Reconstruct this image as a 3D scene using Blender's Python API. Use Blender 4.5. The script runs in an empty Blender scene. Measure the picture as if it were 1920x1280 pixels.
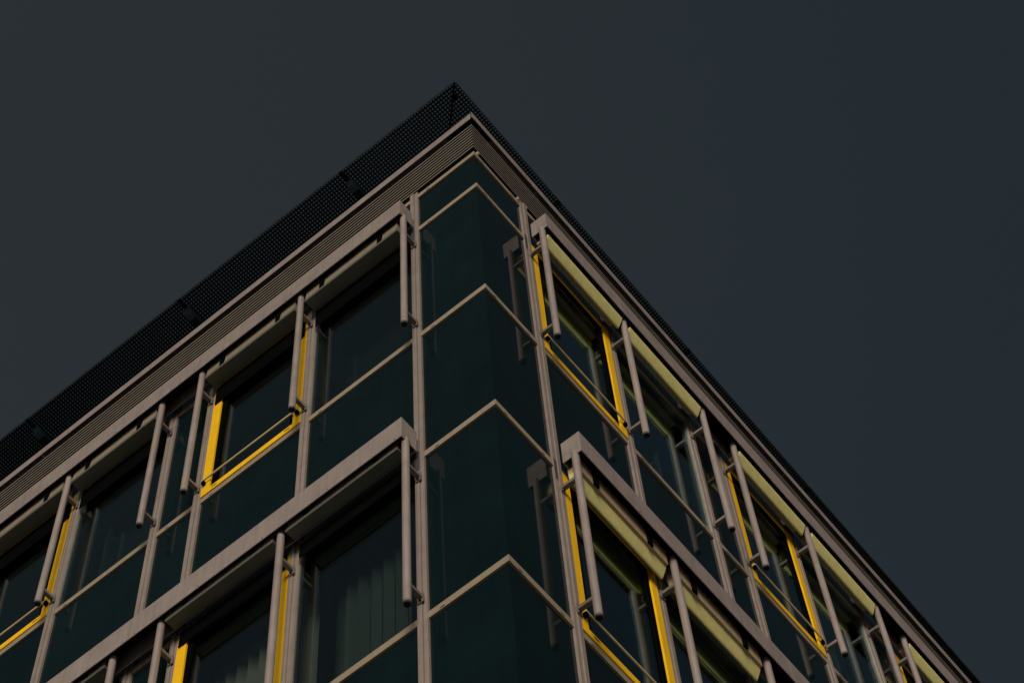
import bpy, bmesh, math, random
from mathutils import Matrix, Vector
random.seed(7)
scene = bpy.context.scene
col = scene.collection

# ------------------------------------------------------------------ camera
cam_data = bpy.data.cameras.new("camera")
cam = bpy.data.objects.new("camera", cam_data)
col.objects.link(cam)
Rm = Matrix(((0.77692044, 0.62786802, -0.04665171),
             (0.58033740, -0.68543103, 0.43976449),
             (0.24413753, -0.36873575, -0.89690067)))      # world -> camera
CAM = Vector((3.6869, -5.3179, -14.0507))
cam.matrix_world = Matrix.Translation(CAM) @ Rm.transposed().to_4x4()
cam_data.sensor_fit = 'HORIZONTAL'
cam_data.sensor_width = 36.0
cam_data.lens = 36.0 * 4281.0 / 1920.0
cam_data.clip_start = 0.1
cam_data.clip_end = 6000
scene.camera = cam
GROUND = CAM.z - 1.6

# ------------------------------------------------------------------ sky and sun
SUN_AZ = Vector((0.52, -0.854)).normalized()
SUN_EL = math.radians(13)
sun_dir = Vector((SUN_AZ.x * math.cos(SUN_EL), SUN_AZ.y * math.cos(SUN_EL), math.sin(SUN_EL)))
world = bpy.data.worlds.new("World")
scene.world = world
world.use_nodes = True
nt = world.node_tree
nt.nodes.clear()
wout = nt.nodes.new('ShaderNodeOutputWorld')
bg = nt.nodes.new('ShaderNodeBackground')
bg.inputs['Strength'].default_value = 0.1
sky = nt.nodes.new('ShaderNodeTexSky')
sky.sky_type = 'NISHITA'
sky.sun_disc = False
sky.sun_elevation = SUN_EL
sky.sun_rotation = math.atan2(SUN_AZ.x, SUN_AZ.y)
tc = nt.nodes.new('ShaderNodeTexCoord')
noi = nt.nodes.new('ShaderNodeTexNoise')
noi.inputs['Scale'].default_value = 2.2
noi.inputs['Detail'].default_value = 4
noi.inputs['Roughness'].default_value = 0.55
ramp = nt.nodes.new('ShaderNodeValToRGB')                      # heavy even cloud deck
ramp.color_ramp.elements[0].position = 0.15
ramp.color_ramp.elements[0].color = (0.150, 0.216, 0.268, 1)
ramp.color_ramp.elements[1].position = 0.85
ramp.color_ramp.elements[1].color = (0.266, 0.316, 0.348, 1)
mixs = nt.nodes.new('ShaderNodeMix')
mixs.data_type = 'RGBA'
mixs.inputs[0].default_value = 0.985
nt.links.new(tc.outputs['Generated'], noi.inputs['Vector'])
dots = nt.nodes.new('ShaderNodeVectorMath'); dots.operation = 'DOT_PRODUCT'
dots.inputs[1].default_value = (-0.777, -0.628, 0.25)           # the deck is thinner towards one side and the zenith
mrz = nt.nodes.new('ShaderNodeMapRange')
mrz.inputs[1].default_value = -0.30; mrz.inputs[2].default_value = 0.80
addf = nt.nodes.new('ShaderNodeMix'); addf.inputs[0].default_value = 0.78
nt.links.new(tc.outputs['Generated'], dots.inputs[0])
nt.links.new(dots.outputs['Value'], mrz.inputs[0])
nt.links.new(noi.outputs['Fac'], addf.inputs[2])
nt.links.new(mrz.outputs[0], addf.inputs[3])
nt.links.new(addf.outputs[0], ramp.inputs['Fac'])
nt.links.new(sky.outputs['Color'], mixs.inputs[6])
nt.links.new(ramp.outputs['Color'], mixs.inputs[7])
nt.links.new(mixs.outputs[2], bg.inputs['Color'])
nt.links.new(bg.outputs['Background'], wout.inputs['Surface'])

sun_data = bpy.data.lights.new("sun", 'SUN')
sun_data.energy = 3.75
sun_data.angle = math.radians(32)
sun_data.color = (1.0, 0.87, 0.76)
sun = bpy.data.objects.new("sun", sun_data)
sun.rotation_euler = (-sun_dir).to_track_quat('-Z', 'Y').to_euler()
sun.location = (20, -30, 10)
col.objects.link(sun)

scene.view_settings.view_transform = 'Standard'
scene.view_settings.look = 'None'
scene.view_settings.exposure = 0.0
scene.view_settings.gamma = 1.0
scene.view_settings.use_curve_mapping = False

# ------------------------------------------------------------------ materials
def nodes(name):
    m = bpy.data.materials.new(name)
    m.use_nodes = True
    n = m.node_tree
    return m, n, n.nodes['Principled BSDF']

def paint(name, rgb, rough=0.5, metal=0.0, var=0.12, streak=0.0, scale=6.0, spec=0.5, bump=0.0):
    """painted or bare metal: uneven tone, rain streaks, uneven gloss"""
    m, n, b = nodes(name)
    L = n.links.new
    t = n.nodes.new('ShaderNodeTexCoord')
    g = n.nodes.new('ShaderNodeNewGeometry')
    a = n.nodes.new('ShaderNodeTexNoise')
    a.inputs['Scale'].default_value = scale
    a.inputs['Detail'].default_value = 6
    a.inputs['Roughness'].default_value = 0.65
    L(g.outputs['Position'], a.inputs['Vector'])
    mp = n.nodes.new('ShaderNodeMapping')
    mp.inputs['Scale'].default_value = (45, 45, 2.0)
    L(g.outputs['Position'], mp.inputs['Vector'])
    s = n.nodes.new('ShaderNodeTexNoise')
    s.inputs['Scale'].default_value = 1.0
    s.inputs['Detail'].default_value = 3
    L(mp.outputs['Vector'], s.inputs['Vector'])
    r1 = n.nodes.new('ShaderNodeMapRange')
    r1.inputs[1].default_value = 0.3; r1.inputs[2].default_value = 0.7
    r1.inputs[3].default_value = 1 - var; r1.inputs[4].default_value = 1 + var
    L(a.outputs['Fac'], r1.inputs[0])
    r2 = n.nodes.new('ShaderNodeMapRange')
    r2.inputs[1].default_value = 0.35; r2.inputs[2].default_value = 0.65
    r2.inputs[3].default_value = 1 - streak; r2.inputs[4].default_value = 1.0
    L(s.outputs['Fac'], r2.inputs[0])
    mu = n.nodes.new('ShaderNodeMath'); mu.operation = 'MULTIPLY'
    L(r1.outputs[0], mu.inputs[0]); L(r2.outputs[0], mu.inputs[1])
    oi = n.nodes.new('ShaderNodeObjectInfo')
    r4 = n.nodes.new('ShaderNodeMapRange')
    r4.inputs[3].default_value = 1 - var * 0.5; r4.inputs[4].default_value = 1 + var * 0.5
    L(oi.outputs['Random'], r4.inputs[0])
    mu2 = n.nodes.new('ShaderNodeMath'); mu2.operation = 'MULTIPLY'
    L(mu.outputs[0], mu2.inputs[0]); L(r4.outputs[0], mu2.inputs[1])
    vm = n.nodes.new('ShaderNodeVectorMath'); vm.operation = 'SCALE'
    vm.inputs[0].default_value = rgb
    L(mu2.outputs[0], vm.inputs['Scale'])
    L(vm.outputs[0], b.inputs['Base Color'])
    r3 = n.nodes.new('ShaderNodeMapRange')
    r3.inputs[1].default_value = 0.3; r3.inputs[2].default_value = 0.7
    r3.inputs[3].default_value = rough * 0.85; r3.inputs[4].default_value = min(1, rough * 1.15)
    L(a.outputs['Fac'], r3.inputs[0])
    L(r3.outputs[0], b.inputs['Roughness'])
    b.inputs['Metallic'].default_value = metal
    b.inputs['Specular IOR Level'].default_value = spec
    if bump:
        bp = n.nodes.new('ShaderNodeBump')
        bp.inputs['Strength'].default_value = bump
        bp.inputs['Distance'].default_value = 0.004
        L(a.outputs['Fac'], bp.inputs['Height'])
        L(bp.outputs['Normal'], b.inputs['Normal'])
    return m

def clear_glass(name, tint, gloss=(0.76, 0.97, 1.0), f0=0.075):
    """window glass: looks through with a tint, reflects more at a glancing view (both faces alike)"""
    m = bpy.data.materials.new(name)
    m.use_nodes = True
    n = m.node_tree
    n.nodes.clear()
    L = n.links.new
    o = n.nodes.new('ShaderNodeOutputMaterial')
    tr = n.nodes.new('ShaderNodeBsdfTransparent'); tr.inputs[0].default_value = (*tint, 1)
    gl = n.nodes.new('ShaderNodeBsdfGlossy'); gl.inputs['Roughness'].default_value = 0.015
    gl.inputs['Color'].default_value = (*gloss, 1)
    g = n.nodes.new('ShaderNodeNewGeometry')
    dot = n.nodes.new('ShaderNodeVectorMath'); dot.operation = 'DOT_PRODUCT'
    L(g.outputs['Incoming'], dot.inputs[0]); L(g.outputs['Normal'], dot.inputs[1])
    def mth(op, a, b=None):
        k = n.nodes.new('ShaderNodeMath'); k.operation = op
        for i, v in enumerate((a, b)):
            if v is None: continue
            if isinstance(v, (int, float)): k.inputs[i].default_value = v
            else: L(v, k.inputs[i])
        return k.outputs[0]
    c = mth('SUBTRACT', 1.0, mth('ABSOLUTE', dot.outputs['Value']))
    f = mth('ADD', mth('MULTIPLY', mth('POWER', c, 5.0), 1 - f0), f0)
    mx = n.nodes.new('ShaderNodeMixShader')
    no = n.nodes.new('ShaderNodeTexNoise'); no.inputs['Scale'].default_value = 1.3
    bp = n.nodes.new('ShaderNodeBump'); bp.inputs['Strength'].default_value = 0.04; bp.inputs['Distance'].default_value = 0.05
    L(g.outputs['Position'], no.inputs['Vector'])
    L(no.outputs['Fac'], bp.inputs['Height'])
    L(bp.outputs['Normal'], gl.inputs['Normal'])
    L(f, mx.inputs[0]); L(tr.outputs[0], mx.inputs[1]); L(gl.outputs[0], mx.inputs[2])
    L(mx.outputs[0], o.inputs[0])
    return m

M = {}
M['taupe'] = paint('taupe_metal', (0.228, 0.195, 0.178), 0.45, 0.0, 0.10, 0.15, 5)
M['alu'] = paint('grey_brown_aluminium', (0.228, 0.195, 0.168), 0.4, 0.0, 0.10, 0.12, 8)
M['louvre'] = paint('louvre_metal', (0.20, 0.18, 0.145), 0.45, 0.0, 0.10, 0.1, 8)
M['rail'] = paint('beige_rail_aluminium', (0.25, 0.212, 0.15), 0.4, 0.0, 0.10, 0.10, 8)
M['yellow'] = paint('yellow_lacquer', (0.78, 0.46, 0.008), 0.38, 0.0, 0.06, 0.06, 6)
M['panel'] = paint('dark_glass_panel', (0.0035, 0.0098, 0.0115), 0.04, 0.0, 0.18, 0.08, 2.0, 0.08)
M['black'] = paint('black_metal', (0.0025, 0.003, 0.003), 0.9, 0.0, 0.15, 0.0, 8, 0.0)
M['cap'] = paint('black_rubber', (0.010, 0.010, 0.010), 0.7, 0.0, 0.1, 0.0, 9, 0.3)
M['fabric'] = paint('yellow_green_awning_cloth', (0.47, 0.44, 0.18), 0.95, 0.0, 0.10, 0.0, 16, 0.0, 0.3)
M['cassette'] = paint('olive_grey_metal', (0.09, 0.094, 0.072), 0.5, 0.0, 0.08, 0.05, 6)
M['tan'] = paint('tan_aluminium', (0.34, 0.265, 0.165), 0.45, 0.0, 0.1, 0.1, 7)
M['lip'] = paint('grey_tan_aluminium', (0.20, 0.175, 0.125), 0.45, 0.0, 0.1, 0.1, 7)
M['steel'] = paint('dull_brass_bar', (0.62, 0.52, 0.28), 0.35, 0.3, 0.1, 0.0, 9)
M['bracket'] = paint('weathered_bracket', (0.13, 0.115, 0.10), 0.5, 0.0, 0.15, 0.1, 14)
M['grating'] = paint('dark_teal_grating', (0.006, 0.010, 0.012), 0.55, 0.0, 0.1, 0.0, 5, 0.3)
M['arm'] = paint('dark_blue_green_steel', (0.004, 0.015, 0.020), 0.5, 0.0, 0.12, 0.0, 6, 0.3)
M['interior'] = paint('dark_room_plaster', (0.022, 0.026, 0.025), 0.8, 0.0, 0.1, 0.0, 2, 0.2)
M['blind'] = paint('grey_blind_cloth', (0.10, 0.105, 0.085), 0.8, 0.0, 0.1, 0.0, 5, 0.2)
M['concrete'] = paint('roof_concrete', (0.14, 0.135, 0.13), 0.85, 0.0, 0.15, 0.0, 2, 0.3)
M['paving'] = paint('pale_paving', (0.40, 0.385, 0.35), 0.9, 0.0, 0.2, 0.0, 1.2, 0.3, 0.4)  # unseen ground; tone made pale to bounce light up onto the undersides
M['sleeve'] = paint('dark_bluish_sleeve', (0.05, 0.058, 0.062), 0.4, 0.0, 0.1, 0.1, 9)
M['glass'] = clear_glass('window_glass', (0.82, 0.86, 0.85))

# ------------------------------------------------------------------ mesh helpers
# a facade point is (s, d, z): s metres from the corner, d metres out of the facade
def W(side, s, d, z):
    return (-s, -d, z) if side == 'l' else (d, s, z)

class MB:
    def __init__(self):
        self.bm = bmesh.new()
    def hexa(self, p):
        """p: 8 points, bottom ring then top ring"""
        v = [self.bm.verts.new(q) for q in p]
        for f in ((0, 3, 2, 1), (4, 5, 6, 7), (0, 1, 5, 4), (1, 2, 6, 5), (2, 3, 7, 6), (3, 0, 4, 7)):
            self.bm.faces.new([v[i] for i in f])
        return self
    def box(self, side, s0, s1, d0, d1, z0, z1, miter=False):
        a, b = (-d0, -d1) if miter else (s0, s0)
        return self.hexa([W(side, a, d0, z0), W(side, s1, d0, z0), W(side, s1, d1, z0), W(side, b, d1, z0),
                          W(side, a, d0, z1), W(side, s1, d0, z1), W(side, s1, d1, z1), W(side, b, d1, z1)])
    def wbox(self, x0, x1, y0, y1, z0, z1):
        return self.hexa([(x0, y0, z0), (x1, y0, z0), (x1, y1, z0), (x0, y1, z0),
                          (x0, y0, z1), (x1, y0, z1), (x1, y1, z1), (x0, y1, z1)])
    def profile(self, side, s0, s1, dz, smooth=False):
        """a (d, z) outline swept along s"""
        a = [self.bm.verts.new(W(side, s0, d, z)) for d, z in dz]
        b = [self.bm.verts.new(W(side, s1, d, z)) for d, z in dz]
        n = len(dz)
        for i in range(n):
            f = self.bm.faces.new((a[i], a[(i + 1) % n], b[(i + 1) % n], b[i]))
            f.smooth = smooth
        self.caps(a, b)
        return self
    def upright(self, side, sd, z0, z1):
        """an (s, d) outline swept along z"""
        a = [self.bm.verts.new(W(side, s, d, z0)) for s, d in sd]
        b = [self.bm.verts.new(W(side, s, d, z1)) for s, d in sd]
        n = len(sd)
        for i in range(n):
            self.bm.faces.new((a[i], a[(i + 1) % n], b[(i + 1) % n], b[i]))
        self.bm.faces.new(a); self.bm.faces.new(b)
        return self
    def tube(self, p, q, r, n=16, r2=None):
        p, q = Vector(p), Vector(q)
        ax = (q - p).normalized()
        u = ax.orthogonal().normalized(); w = ax.cross(u)
        r2 = r if r2 is None else r2
        c = [(math.cos(2 * math.pi * i / n), math.sin(2 * math.pi * i / n)) for i in range(n)]
        a = [self.bm.verts.new(p + (u * x + w * y) * r) for x, y in c]
        b = [self.bm.verts.new(q + (u * x + w * y) * r2) for x, y in c]
        for i in range(n):
            f = self.bm.faces.new((a[i], a[(i + 1) % n], b[(i + 1) % n], b[i]))
            f.smooth = True
        self.caps(a, b)
        return self
    def caps(self, *rings):
        """end faces with corners of their own, so the round side keeps its shading"""
        for ring in rings:
            self.bm.faces.new([self.bm.verts.new(v.co) for v in ring])
    def bevel(self, w):
        bmesh.ops.bevel(self.bm, geom=list(self.bm.edges), offset=w, segments=1, affect='EDGES')
        return self
    def mesh(self, name, mat, origin=(0, 0, 0)):
        bmesh.ops.recalc_face_normals(self.bm, faces=self.bm.faces)
        bmesh.ops.translate(self.bm, verts=self.bm.verts, vec=-Vector(origin))
        me = bpy.data.meshes.new(name)
        self.bm.to_mesh(me); self.bm.free()
        me.materials.append(M[mat])
        return me

WPOS = {}
def link(name, me, parent, at, label=None, kind=None):
    """link a mesh as an object at world place `at` under `parent`"""
    o = bpy.data.objects.new(name, me)
    col.objects.link(o)
    at = Vector(at)
    WPOS[o.name] = at
    if parent is not None:
        o.parent = parent
        o.location = at - WPOS[parent.name]
    else:
        o.location = at
    if label: o['label'] = label
    if kind: o['kind'] = kind
    return o

def put(name, mb, mat, parent, at, label=None, kind=None):
    return link(name, mb.mesh(name, mat, at), parent, at, label, kind)

CACHE = {}
def shared(key, name, fn, mat, parent, at, label=None):
    """alike pieces share one mesh, built by fn() around the origin"""
    if key not in CACHE:
        CACHE[key] = fn().mesh(name, mat)
    return link(name, CACHE[key], parent, at, label)

# ------------------------------------------------------------------ ground
g = MB(); bm = g.bm
v = [bm.verts.new((x, y, GROUND)) for x, y in ((-3000, -3000), (3000, -3000), (3000, 3000), (-3000, 3000))]
bm.faces.new(v)
ground = put('ground', g, 'paving', None, (0, 0, GROUND), kind='structure')

# ------------------------------------------------------------------ the building
H = 3.5
LEN = 13.0
building = bpy.data.objects.new('office_building', None)
col.objects.link(building)
building.location = (0, 0, GROUND)
WPOS[building.name] = Vector((0, 0, GROUND))
building['label'] = 'dark glass office block seen at its corner, with taupe metal bands and yellow window frames'
building['category'] = 'building'
B = building

# mullions, measured from the corner; between them wide, wide, narrow bays
MUL = [0.60, 1.615, 2.625, 3.045, 4.035, 5.03, 5.44, 6.44, 7.43, 7.85, 8.85, 9.84]
NARROW = {2, 5, 8}                               # bay index between MUL[i] and MUL[i+1]
NBAY = {'l': 6, 'r': 8}
Z_A, Z_B, Z_C = 2.45, 1.81, 0.0
RAIL = 0.062
GL = -0.014                                      # outer face of the glass

# floors, roof, core and the plain lower body
put('wall', MB().wbox(-LEN, -0.03, 0.03, LEN, GROUND, -5.35), 'panel', B, (-6, 6, GROUND))
for z0, z1 in ((-5.30, -3.62), (-1.66, -0.10), (1.84, 2.50)):
    put('floor_slab', MB().wbox(-LEN, -0.09, 0.09, LEN, z0, z1), 'interior', B, (-6, 6, z0))
put('roof_slab', MB().wbox(-LEN, -0.16, 0.16, LEN, 2.56, 3.22), 'black', B, (-6, 6, 2.56))
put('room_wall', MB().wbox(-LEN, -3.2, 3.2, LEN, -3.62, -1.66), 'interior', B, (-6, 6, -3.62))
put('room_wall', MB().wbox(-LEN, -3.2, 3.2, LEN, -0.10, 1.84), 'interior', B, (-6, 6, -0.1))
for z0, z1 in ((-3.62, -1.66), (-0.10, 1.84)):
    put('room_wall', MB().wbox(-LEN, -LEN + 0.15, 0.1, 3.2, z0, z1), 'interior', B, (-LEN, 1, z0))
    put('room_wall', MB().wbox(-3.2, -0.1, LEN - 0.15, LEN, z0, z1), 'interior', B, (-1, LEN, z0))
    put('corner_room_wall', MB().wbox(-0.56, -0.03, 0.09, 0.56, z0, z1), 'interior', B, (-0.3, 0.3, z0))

def glass_panel(side, s0, s1, z0, z1, miter=False):
    put('glass_panel', MB().box(side, s0, s1, GL - 0.016, GL, z0, z1, miter), 'panel', B, W(side, s0, 0, z0))

def transom(side, s0, s1, ztop, miter=False):
    t = put('transom', MB().box(side, s0, s1, -0.045, 0.0, ztop - RAIL, ztop, miter), 'rail', B, W(side, s0, 0, ztop))
    # drain slots near the ends of the rail
    for q in ((s0 + .10, s1 - .10) if side == 'r' else (s1 - .10,)):
        put('drain_slot', MB().box(side, q - .016, q + .016, -.002, .0007, ztop - RAIL + .010, ztop - RAIL + .020), 'black', t, W(side, q, 0, ztop))

LEVELS = [Z_A, Z_B, Z_C, Z_B - H, Z_C - H, Z_B - 2 * H]       # tops of the transoms
for side in 'lr':
    nb = NBAY[side]
    m1 = MUL[0]
    for z in LEVELS:
        transom(side, 0, m1 - 0.034, z, True)
    for zt, zb in zip(LEVELS[:-1], LEVELS[1:]):
        glass_panel(side, 0, m1 - 0.03, zb + 0.003, zt - RAIL - 0.003, True)
    # mullion: two ribs with a groove between them
    for s in MUL[:nb + 1]:
        sd = [(-.034, -.06), (-.034, .004), (-.004, .004), (-.004, -.002), (.0, -.002), (.0, .012), (.034, .012), (.034, -.06)]
        for zt, zb in ((2.50, 1.58), (1.577, -1.92), (-1.923, -5.25)):
            shared(('mullion', side, zt), 'mullion',
                   lambda: MB().upright(side, sd, zb - zt, 0), 'alu', B, W(side, s, 0, zt))
    for zr in (0.0, -H):
        put('joint_sleeve', MB().box(side, m1 - .003 if side == 'l' else m1 - .030, m1 + .033 if side == 'l' else m1 - .002, .0126, .0146, zr + 1.60, zr + 1.84) if side == 'l'
            else MB().box(side, m1 - .034, m1 - .006, .0046, .0066, zr + 1.60, zr + 1.84), 'sleeve', B, W(side, m1, 0, zr + 1.6))
    # louvre band and parapet
    L_end = MUL[nb] + 0.6
    for k in range(9):
        z = 2.553 + k * 0.0575
        mb = MB().box(side, 0, L_end, -0.002, 0.0, z, z + .016, True)
        put('louvre_slat', mb, 'louvre', B, W(side, 0, 0, z))
    put('louvre_backing', MB().box(side, 0, L_end, -0.115, -0.100, 2.505, 3.341, True), 'black', B, W(side, 0, 0, 2.5))  # near-black sheet; the shade of the recess is put into its colour
    cuts = [0.0, 4.83, 9.6] if side == 'l' else [0.0, 0.905, 4.40, 7.9, 11]
    for i, (c0, c1) in enumerate(zip(cuts[:-1], cuts[1:])):
        c1 = min(c1, L_end)
        a0 = c0 if i else (0.02 if side == 'l' else 0.0185)
        df = -0.020 if side == 'l' else -0.002
        cap = MB().box(side, a0, c1 - 0.004, df - .005, df, 3.240, 3.348)
        cap.box(side, a0, c1 - 0.004, -0.30, df - .005, 3.343, 3.348)
        put('parapet_cap', cap, 'taupe', B, W(side, c0, 0, 3.24))
        if c1 >= L_end: break

# small pegs standing on the top transom of the right facade
for s in (0.045, 0.54, 0.64):
    put('peg', MB().box('r', s - .008, s + .008, -0.02, 0.012, 2.452, 2.50), 'tan', B, W('r', s, 0, 2.452))

# ------------------------------------------------------------------ windows
def frame_ring(mb, side, s0, s1, z0, z1, w, d0, d1, wt=None, wb=None):
    wt = w if wt is None else wt; wb = w if wb is None else wb
    mb.box(side, s0, s0 + w, d0, d1, z0, z1)
    mb.box(side, s1 - w, s1, d0, d1, z0, z1)
    mb.box(side, s0 + w, s1 - w, d0, d1, z0, z0 + wb)
    mb.box(side, s0 + w, s1 - w, d0, d1, z1 - wt, z1)
    return mb

def yellow_window(side, s0, s1, z0, z1):
    jw = 0.080 if side == 'l' else 0.068
    c = W(side, (s0 + s1) / 2, 0, z0)
    win = put('window', frame_ring(MB(), side, s0, s1, z0, z1, jw, -0.030, 0.010, 0.036, 0.066), 'yellow', B, c,
              'window in a bright yellow frame with a thin guard bar across its foot')
    a, b = s0 + jw, s1 - jw
    put('sash', frame_ring(MB(), side, a + .001, b - .001, z0 + .067, z1 - .037, 0.040, -0.060, -0.004), 'black', win, c)
    put('pane', MB().box(side, a + .042, b - .042, -0.026, -0.018, z0 + .108, z1 - .078), 'glass', win, c)
    # guard bar, its two end plates, two drain slots
    zb = z0 + 0.178
    put('guard_bar', MB().tube(W(side, s0 + .02, .032, zb), W(side, s1 - .02, .032, zb), .008, 10), 'steel', win, W(side, s0, .03, zb))
    for s in (s0 + .03, s1 - .03):
        put('bar_bracket', MB().box(side, s - .012, s + .012, 0.0105, .036, zb - .045, zb - .007), 'black', win, W(side, s, 0, zb))
    for s in (s0 + .13, s1 - .13):
        put('drain_slot', MB().box(side, s - .024, s + .024, -.004, .0108, z0 + .030, z0 + .043), 'black', win, W(side, s, 0, z0))
    return win

def plain_window(side, s0, s1, z0, z1):
    c = W(side, (s0 + s1) / 2, 0, z0)
    win = put('window', frame_ring(MB(), side, s0, s1, z0, z1, 0.012, -0.05, GL - .012), 'black', B, c,
              'fixed window of plain dark glass without a coloured frame')
    put('pane', MB().box(side, s0 + .001, s1 - .001, GL - .010, GL, z0 + .001, z1 - .001), 'glass', win, c)
    put('sash', frame_ring(MB(), side, s0 + .10, s1 - .10, z0 + .03, z1 - .06, 0.055, -0.20, -0.13), 'black', win, c)
    put('pane', MB().box(side, s0 + .157, s1 - .157, -0.17, -0.16, z0 + .088, z1 - .118), 'glass', win, c)
    return win

def vertical_blind(side, s0, s1, z0, z1, n):
    c = W(side, (s0 + s1) / 2, -.34, z1)
    bl = put('vertical_blind', MB().box(side, s0, s1, -.37, -.31, z1 - .05, z1), 'blind', B, c, 'vertical grey slat blind hanging inside the window')
    w = (s1 - s0) / n
    for i in range(n):
        s = s0 + (i + .5) * w
        t = (0.85 if i % 2 else -0.85) + random.uniform(-.15, .15)
        mb = MB()
        dx, dd = w * .5, w * .5 * math.tan(t)
        mb.hexa([W(side, s - dx, -.34 - dd, z0), W(side, s + dx, -.34 + dd, z0), W(side, s + dx, -.338 + dd, z0), W(side, s - dx, -.338 - dd, z0),
                 W(side, s - dx, -.34 - dd, z1 - .052), W(side, s + dx, -.34 + dd, z1 - .052), W(side, s + dx, -.338 + dd, z1 - .052), W(side, s - dx, -.338 - dd, z1 - .052)])
        put('blind_slat', mb, 'blind', bl, W(side, s, -.34, z0))

# ------------------------------------------------------------------ awnings
def awning_right(s0, s1, zr, d, z, tan_front, k):
    """round cloth roll below a grooved tan housing; (d, z) is the roll's centre"""
    side = 'r'
    c = W(side, (s0 + s1) / 2, d, z)
    zt = zr + 1.84
    prof = [(tan_front, z + .03), (tan_front, zt)] + [(tan_front - .09, zt), (tan_front - .09, z + .03)]
    # three shallow grooves in the front of the housing
    g = []
    for q in range(3):
        zz = z + .06 + q * .035
        if zz + .006 < zt - .01:
            g += [(tan_front, zz), (tan_front - .006, zz + .001), (tan_front - .006, zz + .005), (tan_front, zz + .006)]
    prof = [prof[0]] + g + prof[1:]
    aw = put('awning', MB().profile(side, s0 + .006, s1 - .006, prof), 'tan', B, c, 'rolled awning with yellow green cloth under a tan housing')
    ring = [(d + k * u, z + k * w) for u, w in ((.028, .055), (.034, .046), (.036, .030), (.026, .005), (.014, -.022), (.002, -.048),
            (-.008, -.066), (-.016, -.074), (-.025, -.070), (-.031, -.050), (-.033, -.020), (-.033, .055))]
    put('cloth_roll', MB().profile(side, s0, s1, ring, True), 'fabric', aw, c)
    for s in (s0 + .16, s1 - .2):
        put('clamp', MB().box(side, s - .022, s + .022, tan_front + .001, tan_front + .016, z + .02, zt - .02), 'black', aw, W(side, s, tan_front, z))
    return aw

def awning_left(s0, s1, zr, d0, d1, z, lip, flap):
    """flat olive underside with a tan front lip"""
    side = 'l'
    c = W(side, (s0 + s1) / 2, d1, z)
    aw = put('awning', MB().profile(side, s0, s1, [(d0, z + .012), (d1 - .006, z), (d1, z + .010), (d1 - .004, z + .03), (d0, z + .03)]),
             'cassette', B, c, 'retracted awning with a flat olive grey underside')
    put('housing', MB().profile(side, s0 + .004, s1 - .004, [(d0 + .004, z + .031), (d1 - .004, z + .031), (d1 - .004, z + .055), (d1 - .009, z + .058), (d1 - .009, z + lip * .6), (d1 - .013, z + lip * .62), (d1 - .013, z + lip), (d0 + .004, z + lip)]),
        'lip', aw, c)
    put('top_rail', MB().box(side, s0, s1, d1 - .030, d1 - .022, z + lip + .05, z + lip + .062), 'lip', aw, c)
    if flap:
        put('rear_shade_flap', MB().box(side, s0, s1, 0.018, 0.021, z - flap, z + .02), 'black', aw, c)  # black skirt; on the lower floor added in place of shade below the awning
    for s in (s0 + .17, s1 - .17):
        put('clamp', MB().box(side, s - .022, s + .022, d1 - .012, d1 + .002, z + .033, z + lip - .01), 'black', aw, W(side, s, d1, z))
    return aw

PEL_F, PEL_B = 0.195, 0.050
def pelmet(side, s0, s1, zr, end):
    """hollow metal band: front, top and back plates, and an end plate at the corner"""
    zb, zt = zr + 1.765, zr + 2.008
    mb = MB()
    a = s0 + (.006 if end else 0)
    mb.box(side, a, s1, PEL_F - .006, PEL_F, zb, zt)
    mb.box(side, a, s1, PEL_B + .006, PEL_F - .006, zt - .006, zt)
    mb.box(side, a, s1, PEL_B, PEL_B + .006, zb, zt)
    if end:
        mb.box(side, s0, s0 + .006, PEL_B, PEL_F, zb, zt)
    p = put('pelmet', mb, 'taupe', B, W(side, s0, PEL_F, zb))
    n = int((s1 - a) / .5)
    for q in range(n + 1):
        sq = a + .05 + q * (s1 - a - .1) / max(1, n)
        shared(('screw', side), 'screw', lambda: MB().tube(W(side, 0, -.001, 0), W(side, 0, .0025, 0), .006, 8), 'bracket', p, W(side, sq, PEL_F, zb + .02))
    # dark lining: the shade of the deep hollow band put in as black
    put('shade_lining', MB().box(side, s0 + .010, s1 - .002, PEL_B + .008, PEL_F - .008, zt - .05, zt - .010), 'black', p, W(side, s0, .1, zt))
    put('shade_lining', MB().box(side, s0 + .010, s1 - .002, PEL_F - .012, PEL_F - .0085, zb + .003, zt - .052), 'black', p, W(side, s0, .1, zb))

TUBE_D, TUBE_R = 0.138, 0.0255
def guide_tube(side, s, zr):
    zb, zt = zr - 0.045, zr + 1.80
    at = W(side, s, TUBE_D, zb)
    if ('tube', side) not in CACHE:
        CACHE[('tube', side)] = MB().tube((0, 0, 0), (0, 0, zt - zb), TUBE_R, 20).mesh('guide_tube', 'taupe')
    t = link('guide_tube', CACHE[('tube', side)], B, at)
    shared(('cap', side), 'end_cap', lambda: MB().tube((0, 0, -.012), (0, 0, .010), TUBE_R * .8, 16, TUBE_R + .0012), 'cap', t, at)
    def br():
        mb = MB()
        mb.box(side, -.015, .015, .004 - TUBE_D, .012 - .030, -.012, .018)          # arm
        mb.box(side, -.010, .010, -.045, -.018, -.016, .026)                         # clamp at the tube
        mb.box(side, -.020, .020, .0145 - TUBE_D, .022 - TUBE_D, -.045, .040)        # foot on the mullion
        return mb
    def bolts():
        mb = MB()
        for zz in (-.032, .030):
            a = W(side, 0, .022 - TUBE_D, zz); b = W(side, 0, .029 - TUBE_D, zz)
            mb.tube(a, b, .007, 6)
        return mb
    for z in (zr + 1.50, zr + 0.15):
        shared(('bolts', side), 'bolt_pair', bolts, 'black', t, W(side, s, TUBE_D, z))
        shared(('bracket', side), 'bracket', br, 'bracket', t, W(side, s, TUBE_D, z))

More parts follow.
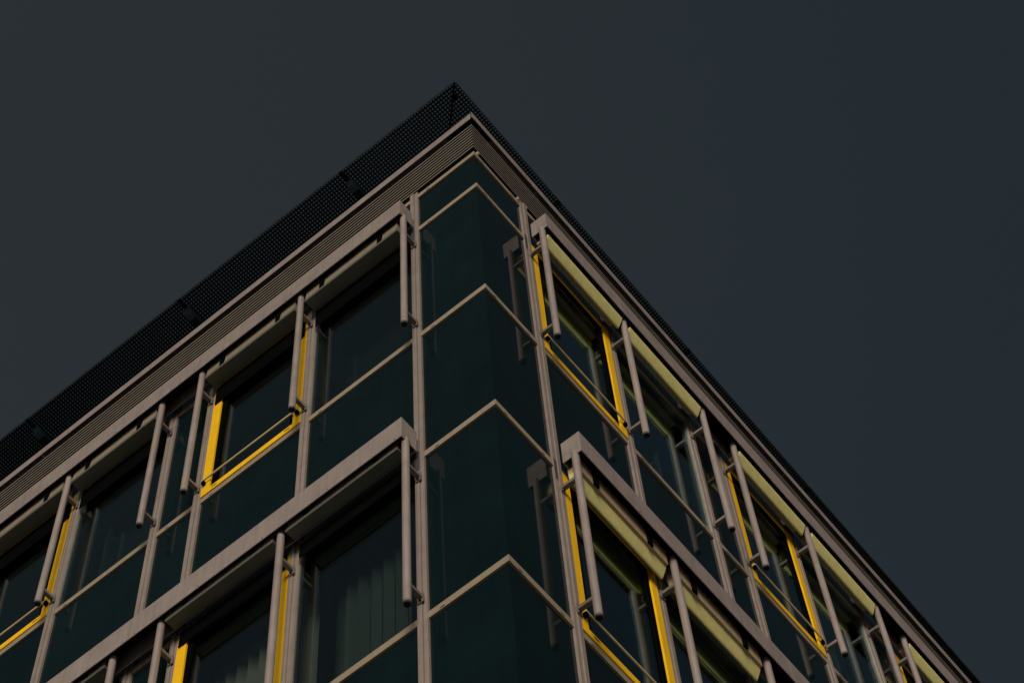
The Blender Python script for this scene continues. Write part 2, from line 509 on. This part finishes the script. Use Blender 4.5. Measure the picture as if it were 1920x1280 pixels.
for side in 'lr':
    nb = NBAY[side]
    L_end = MUL[nb] + 0.6
    yellow = {'l': {1, 4}, 'r': {0, 3, 6}}[side]
    for r, zr in enumerate((0.0, -H)):
        for i in range(nb):
            s0, s1 = MUL[i] + .035, MUL[i + 1] - .035
            # dark panel above the head, spandrel below the sill
            if r == 0:
                glass_panel(side, s0, s1, Z_B + .003, Z_A - RAIL - .003)
                transom(side, s0, s1, Z_A)
            transom(side, s0, s1, zr + Z_B)
            transom(side, s0, s1, zr + Z_C)
            glass_panel(side, s0, s1, zr + Z_B - H + .003, zr - RAIL - .003)
            z0, z1 = zr + .002, zr + Z_B - RAIL - .002
            if i in yellow:
                yellow_window(side, s0, s1, z0, z1)
            elif i in NARROW:
                w = put('window', MB().box(side, s0, s1, GL - .016, GL, z0, z1), 'panel', B, W(side, s0, 0, z0), 'narrow fixed pane of dark glass')
            else:
                plain_window(side, s0, s1, z0, z1)
            if i not in NARROW:
                a0, a1 = MUL[i] + .052, MUL[i + 1] - .052
                if side == 'r':
                    if r == 0: awning_right(a0, a1, zr, 0.128, zr + 1.692, 0.138, 1.0)
                    else: awning_right(a0, a1, zr, 0.077, zr + 1.640, 0.130, 0.88)
                else:
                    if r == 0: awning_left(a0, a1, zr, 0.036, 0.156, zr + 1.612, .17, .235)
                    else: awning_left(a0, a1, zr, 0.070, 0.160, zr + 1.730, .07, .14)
        for s in MUL[:nb + 1]:
            guide_tube(side, s + (.012 if s == MUL[0] and side == 'r' else 0), zr)
        cuts = [0.585 if side == 'l' else 0.60, 2.86, 5.27, 7.66, 10.1]
        for i, (c0, c1) in enumerate(zip(cuts[:-1], cuts[1:])):
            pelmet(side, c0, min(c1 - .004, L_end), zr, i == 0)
            if c1 > L_end: break
vertical_blind('l', MUL[0] + .06, MUL[1] - .06, -H + .02, -H + 1.66, 18)
vertical_blind('l', MUL[1] + .06, MUL[2] - .06, -H + .02, -H + 1.66, 18)

# ------------------------------------------------------------------ raised grating round the roof
ZG, PITCH, BH, BT, SET = 5.95, 0.0325, 0.040, 0.008, 0.485
DEPTH, GLEN = 1.35, 10.5
def grating(side):
    mb = MB()
    bm = mb.bm
    k = 0
    n_long = int(DEPTH / PITCH)
    for j in range(1, n_long):
        d = -SET - j * PITCH                     # bars along the facade, cut at the mitre
        mb.box(side, -d + .012, GLEN, d - BT / 2, d + BT / 2, ZG, ZG + BH)
    n_cross = int(GLEN / PITCH)
    for j in range(n_cross):
        s = SET + .02 + j * PITCH                # bars across, shorter near the mitre
        far = max(-SET - DEPTH, -s + .012)
        if far < -SET - .01:
            mb.box(side, s - BT / 2, s + BT / 2, far, -SET - .004, ZG + .001, ZG + BH + .001)
    gr = put('roof_grating', mb, 'grating', B, W(side, SET, -SET, ZG), kind='stuff')
    put('grating_edge', MB().box(side, SET, GLEN, -SET - .004, -SET, ZG - .004, ZG + BH + .008, True), 'grating', B, W(side, SET, -SET, ZG))
    # cantilever arms on posts that stand on the roof
    for s in ((1.87, 3.93, 5.93, 8.0) if side == 'l' else (2.05, 4.10, 6.15, 8.2)):
        mb = MB()
        dz = []
        z1 = ZG - .010
        for d, h in ((-1.80, .11), (-0.70, .070), (-0.64, .045), (-0.595, .010)):
            dz.append((d, z1 - h))
        dz += [(-0.595, z1), (-1.80, z1)]
        mb.profile(side, s - .042, s + .042, dz)
        arm = put('support_arm', mb, 'arm', B, W(side, s, -1.8, z1))
        put('flat_bar', MB().box(side, s - .022, s + .022, -0.60, -SET + .006, ZG - .009, ZG - .0045), 'grating', arm, W(side, s, -.6, ZG))
        put('post', MB().tube(W(side, s, -1.75, 3.22), W(side, s, -1.75, ZG - .12), .05, 16), 'arm', arm, W(side, s, -1.75, 3.22))
grating('l'); grating('r')
# strip under the mitre joint
mb = MB()
a, b, w = SET + .004, SET + DEPTH, .008
mb.hexa([(-a - w, a - w, ZG - .006), (-a + w, a + w, ZG - .006), (-b + w, b + w, ZG - .006), (-b - w, b - w, ZG - .006),
         (-a - w, a - w, ZG + BH), (-a + w, a + w, ZG + BH), (-b + w, b + w, ZG + BH), (-b - w, b - w, ZG + BH)])
put('joint_bar', mb, 'arm', B, (-a, a, ZG))
put('corner_clip', MB().wbox(-.60, -.555, .575, .62, ZG - .022, ZG - .0065), 'black', B, (-.58, .58, ZG))
put('corner_post', MB().tube((-1.75, 1.75, 3.22), (-1.75, 1.75, ZG - .01), .05, 16), 'arm', B, (-1.75, 1.75, 3.22))
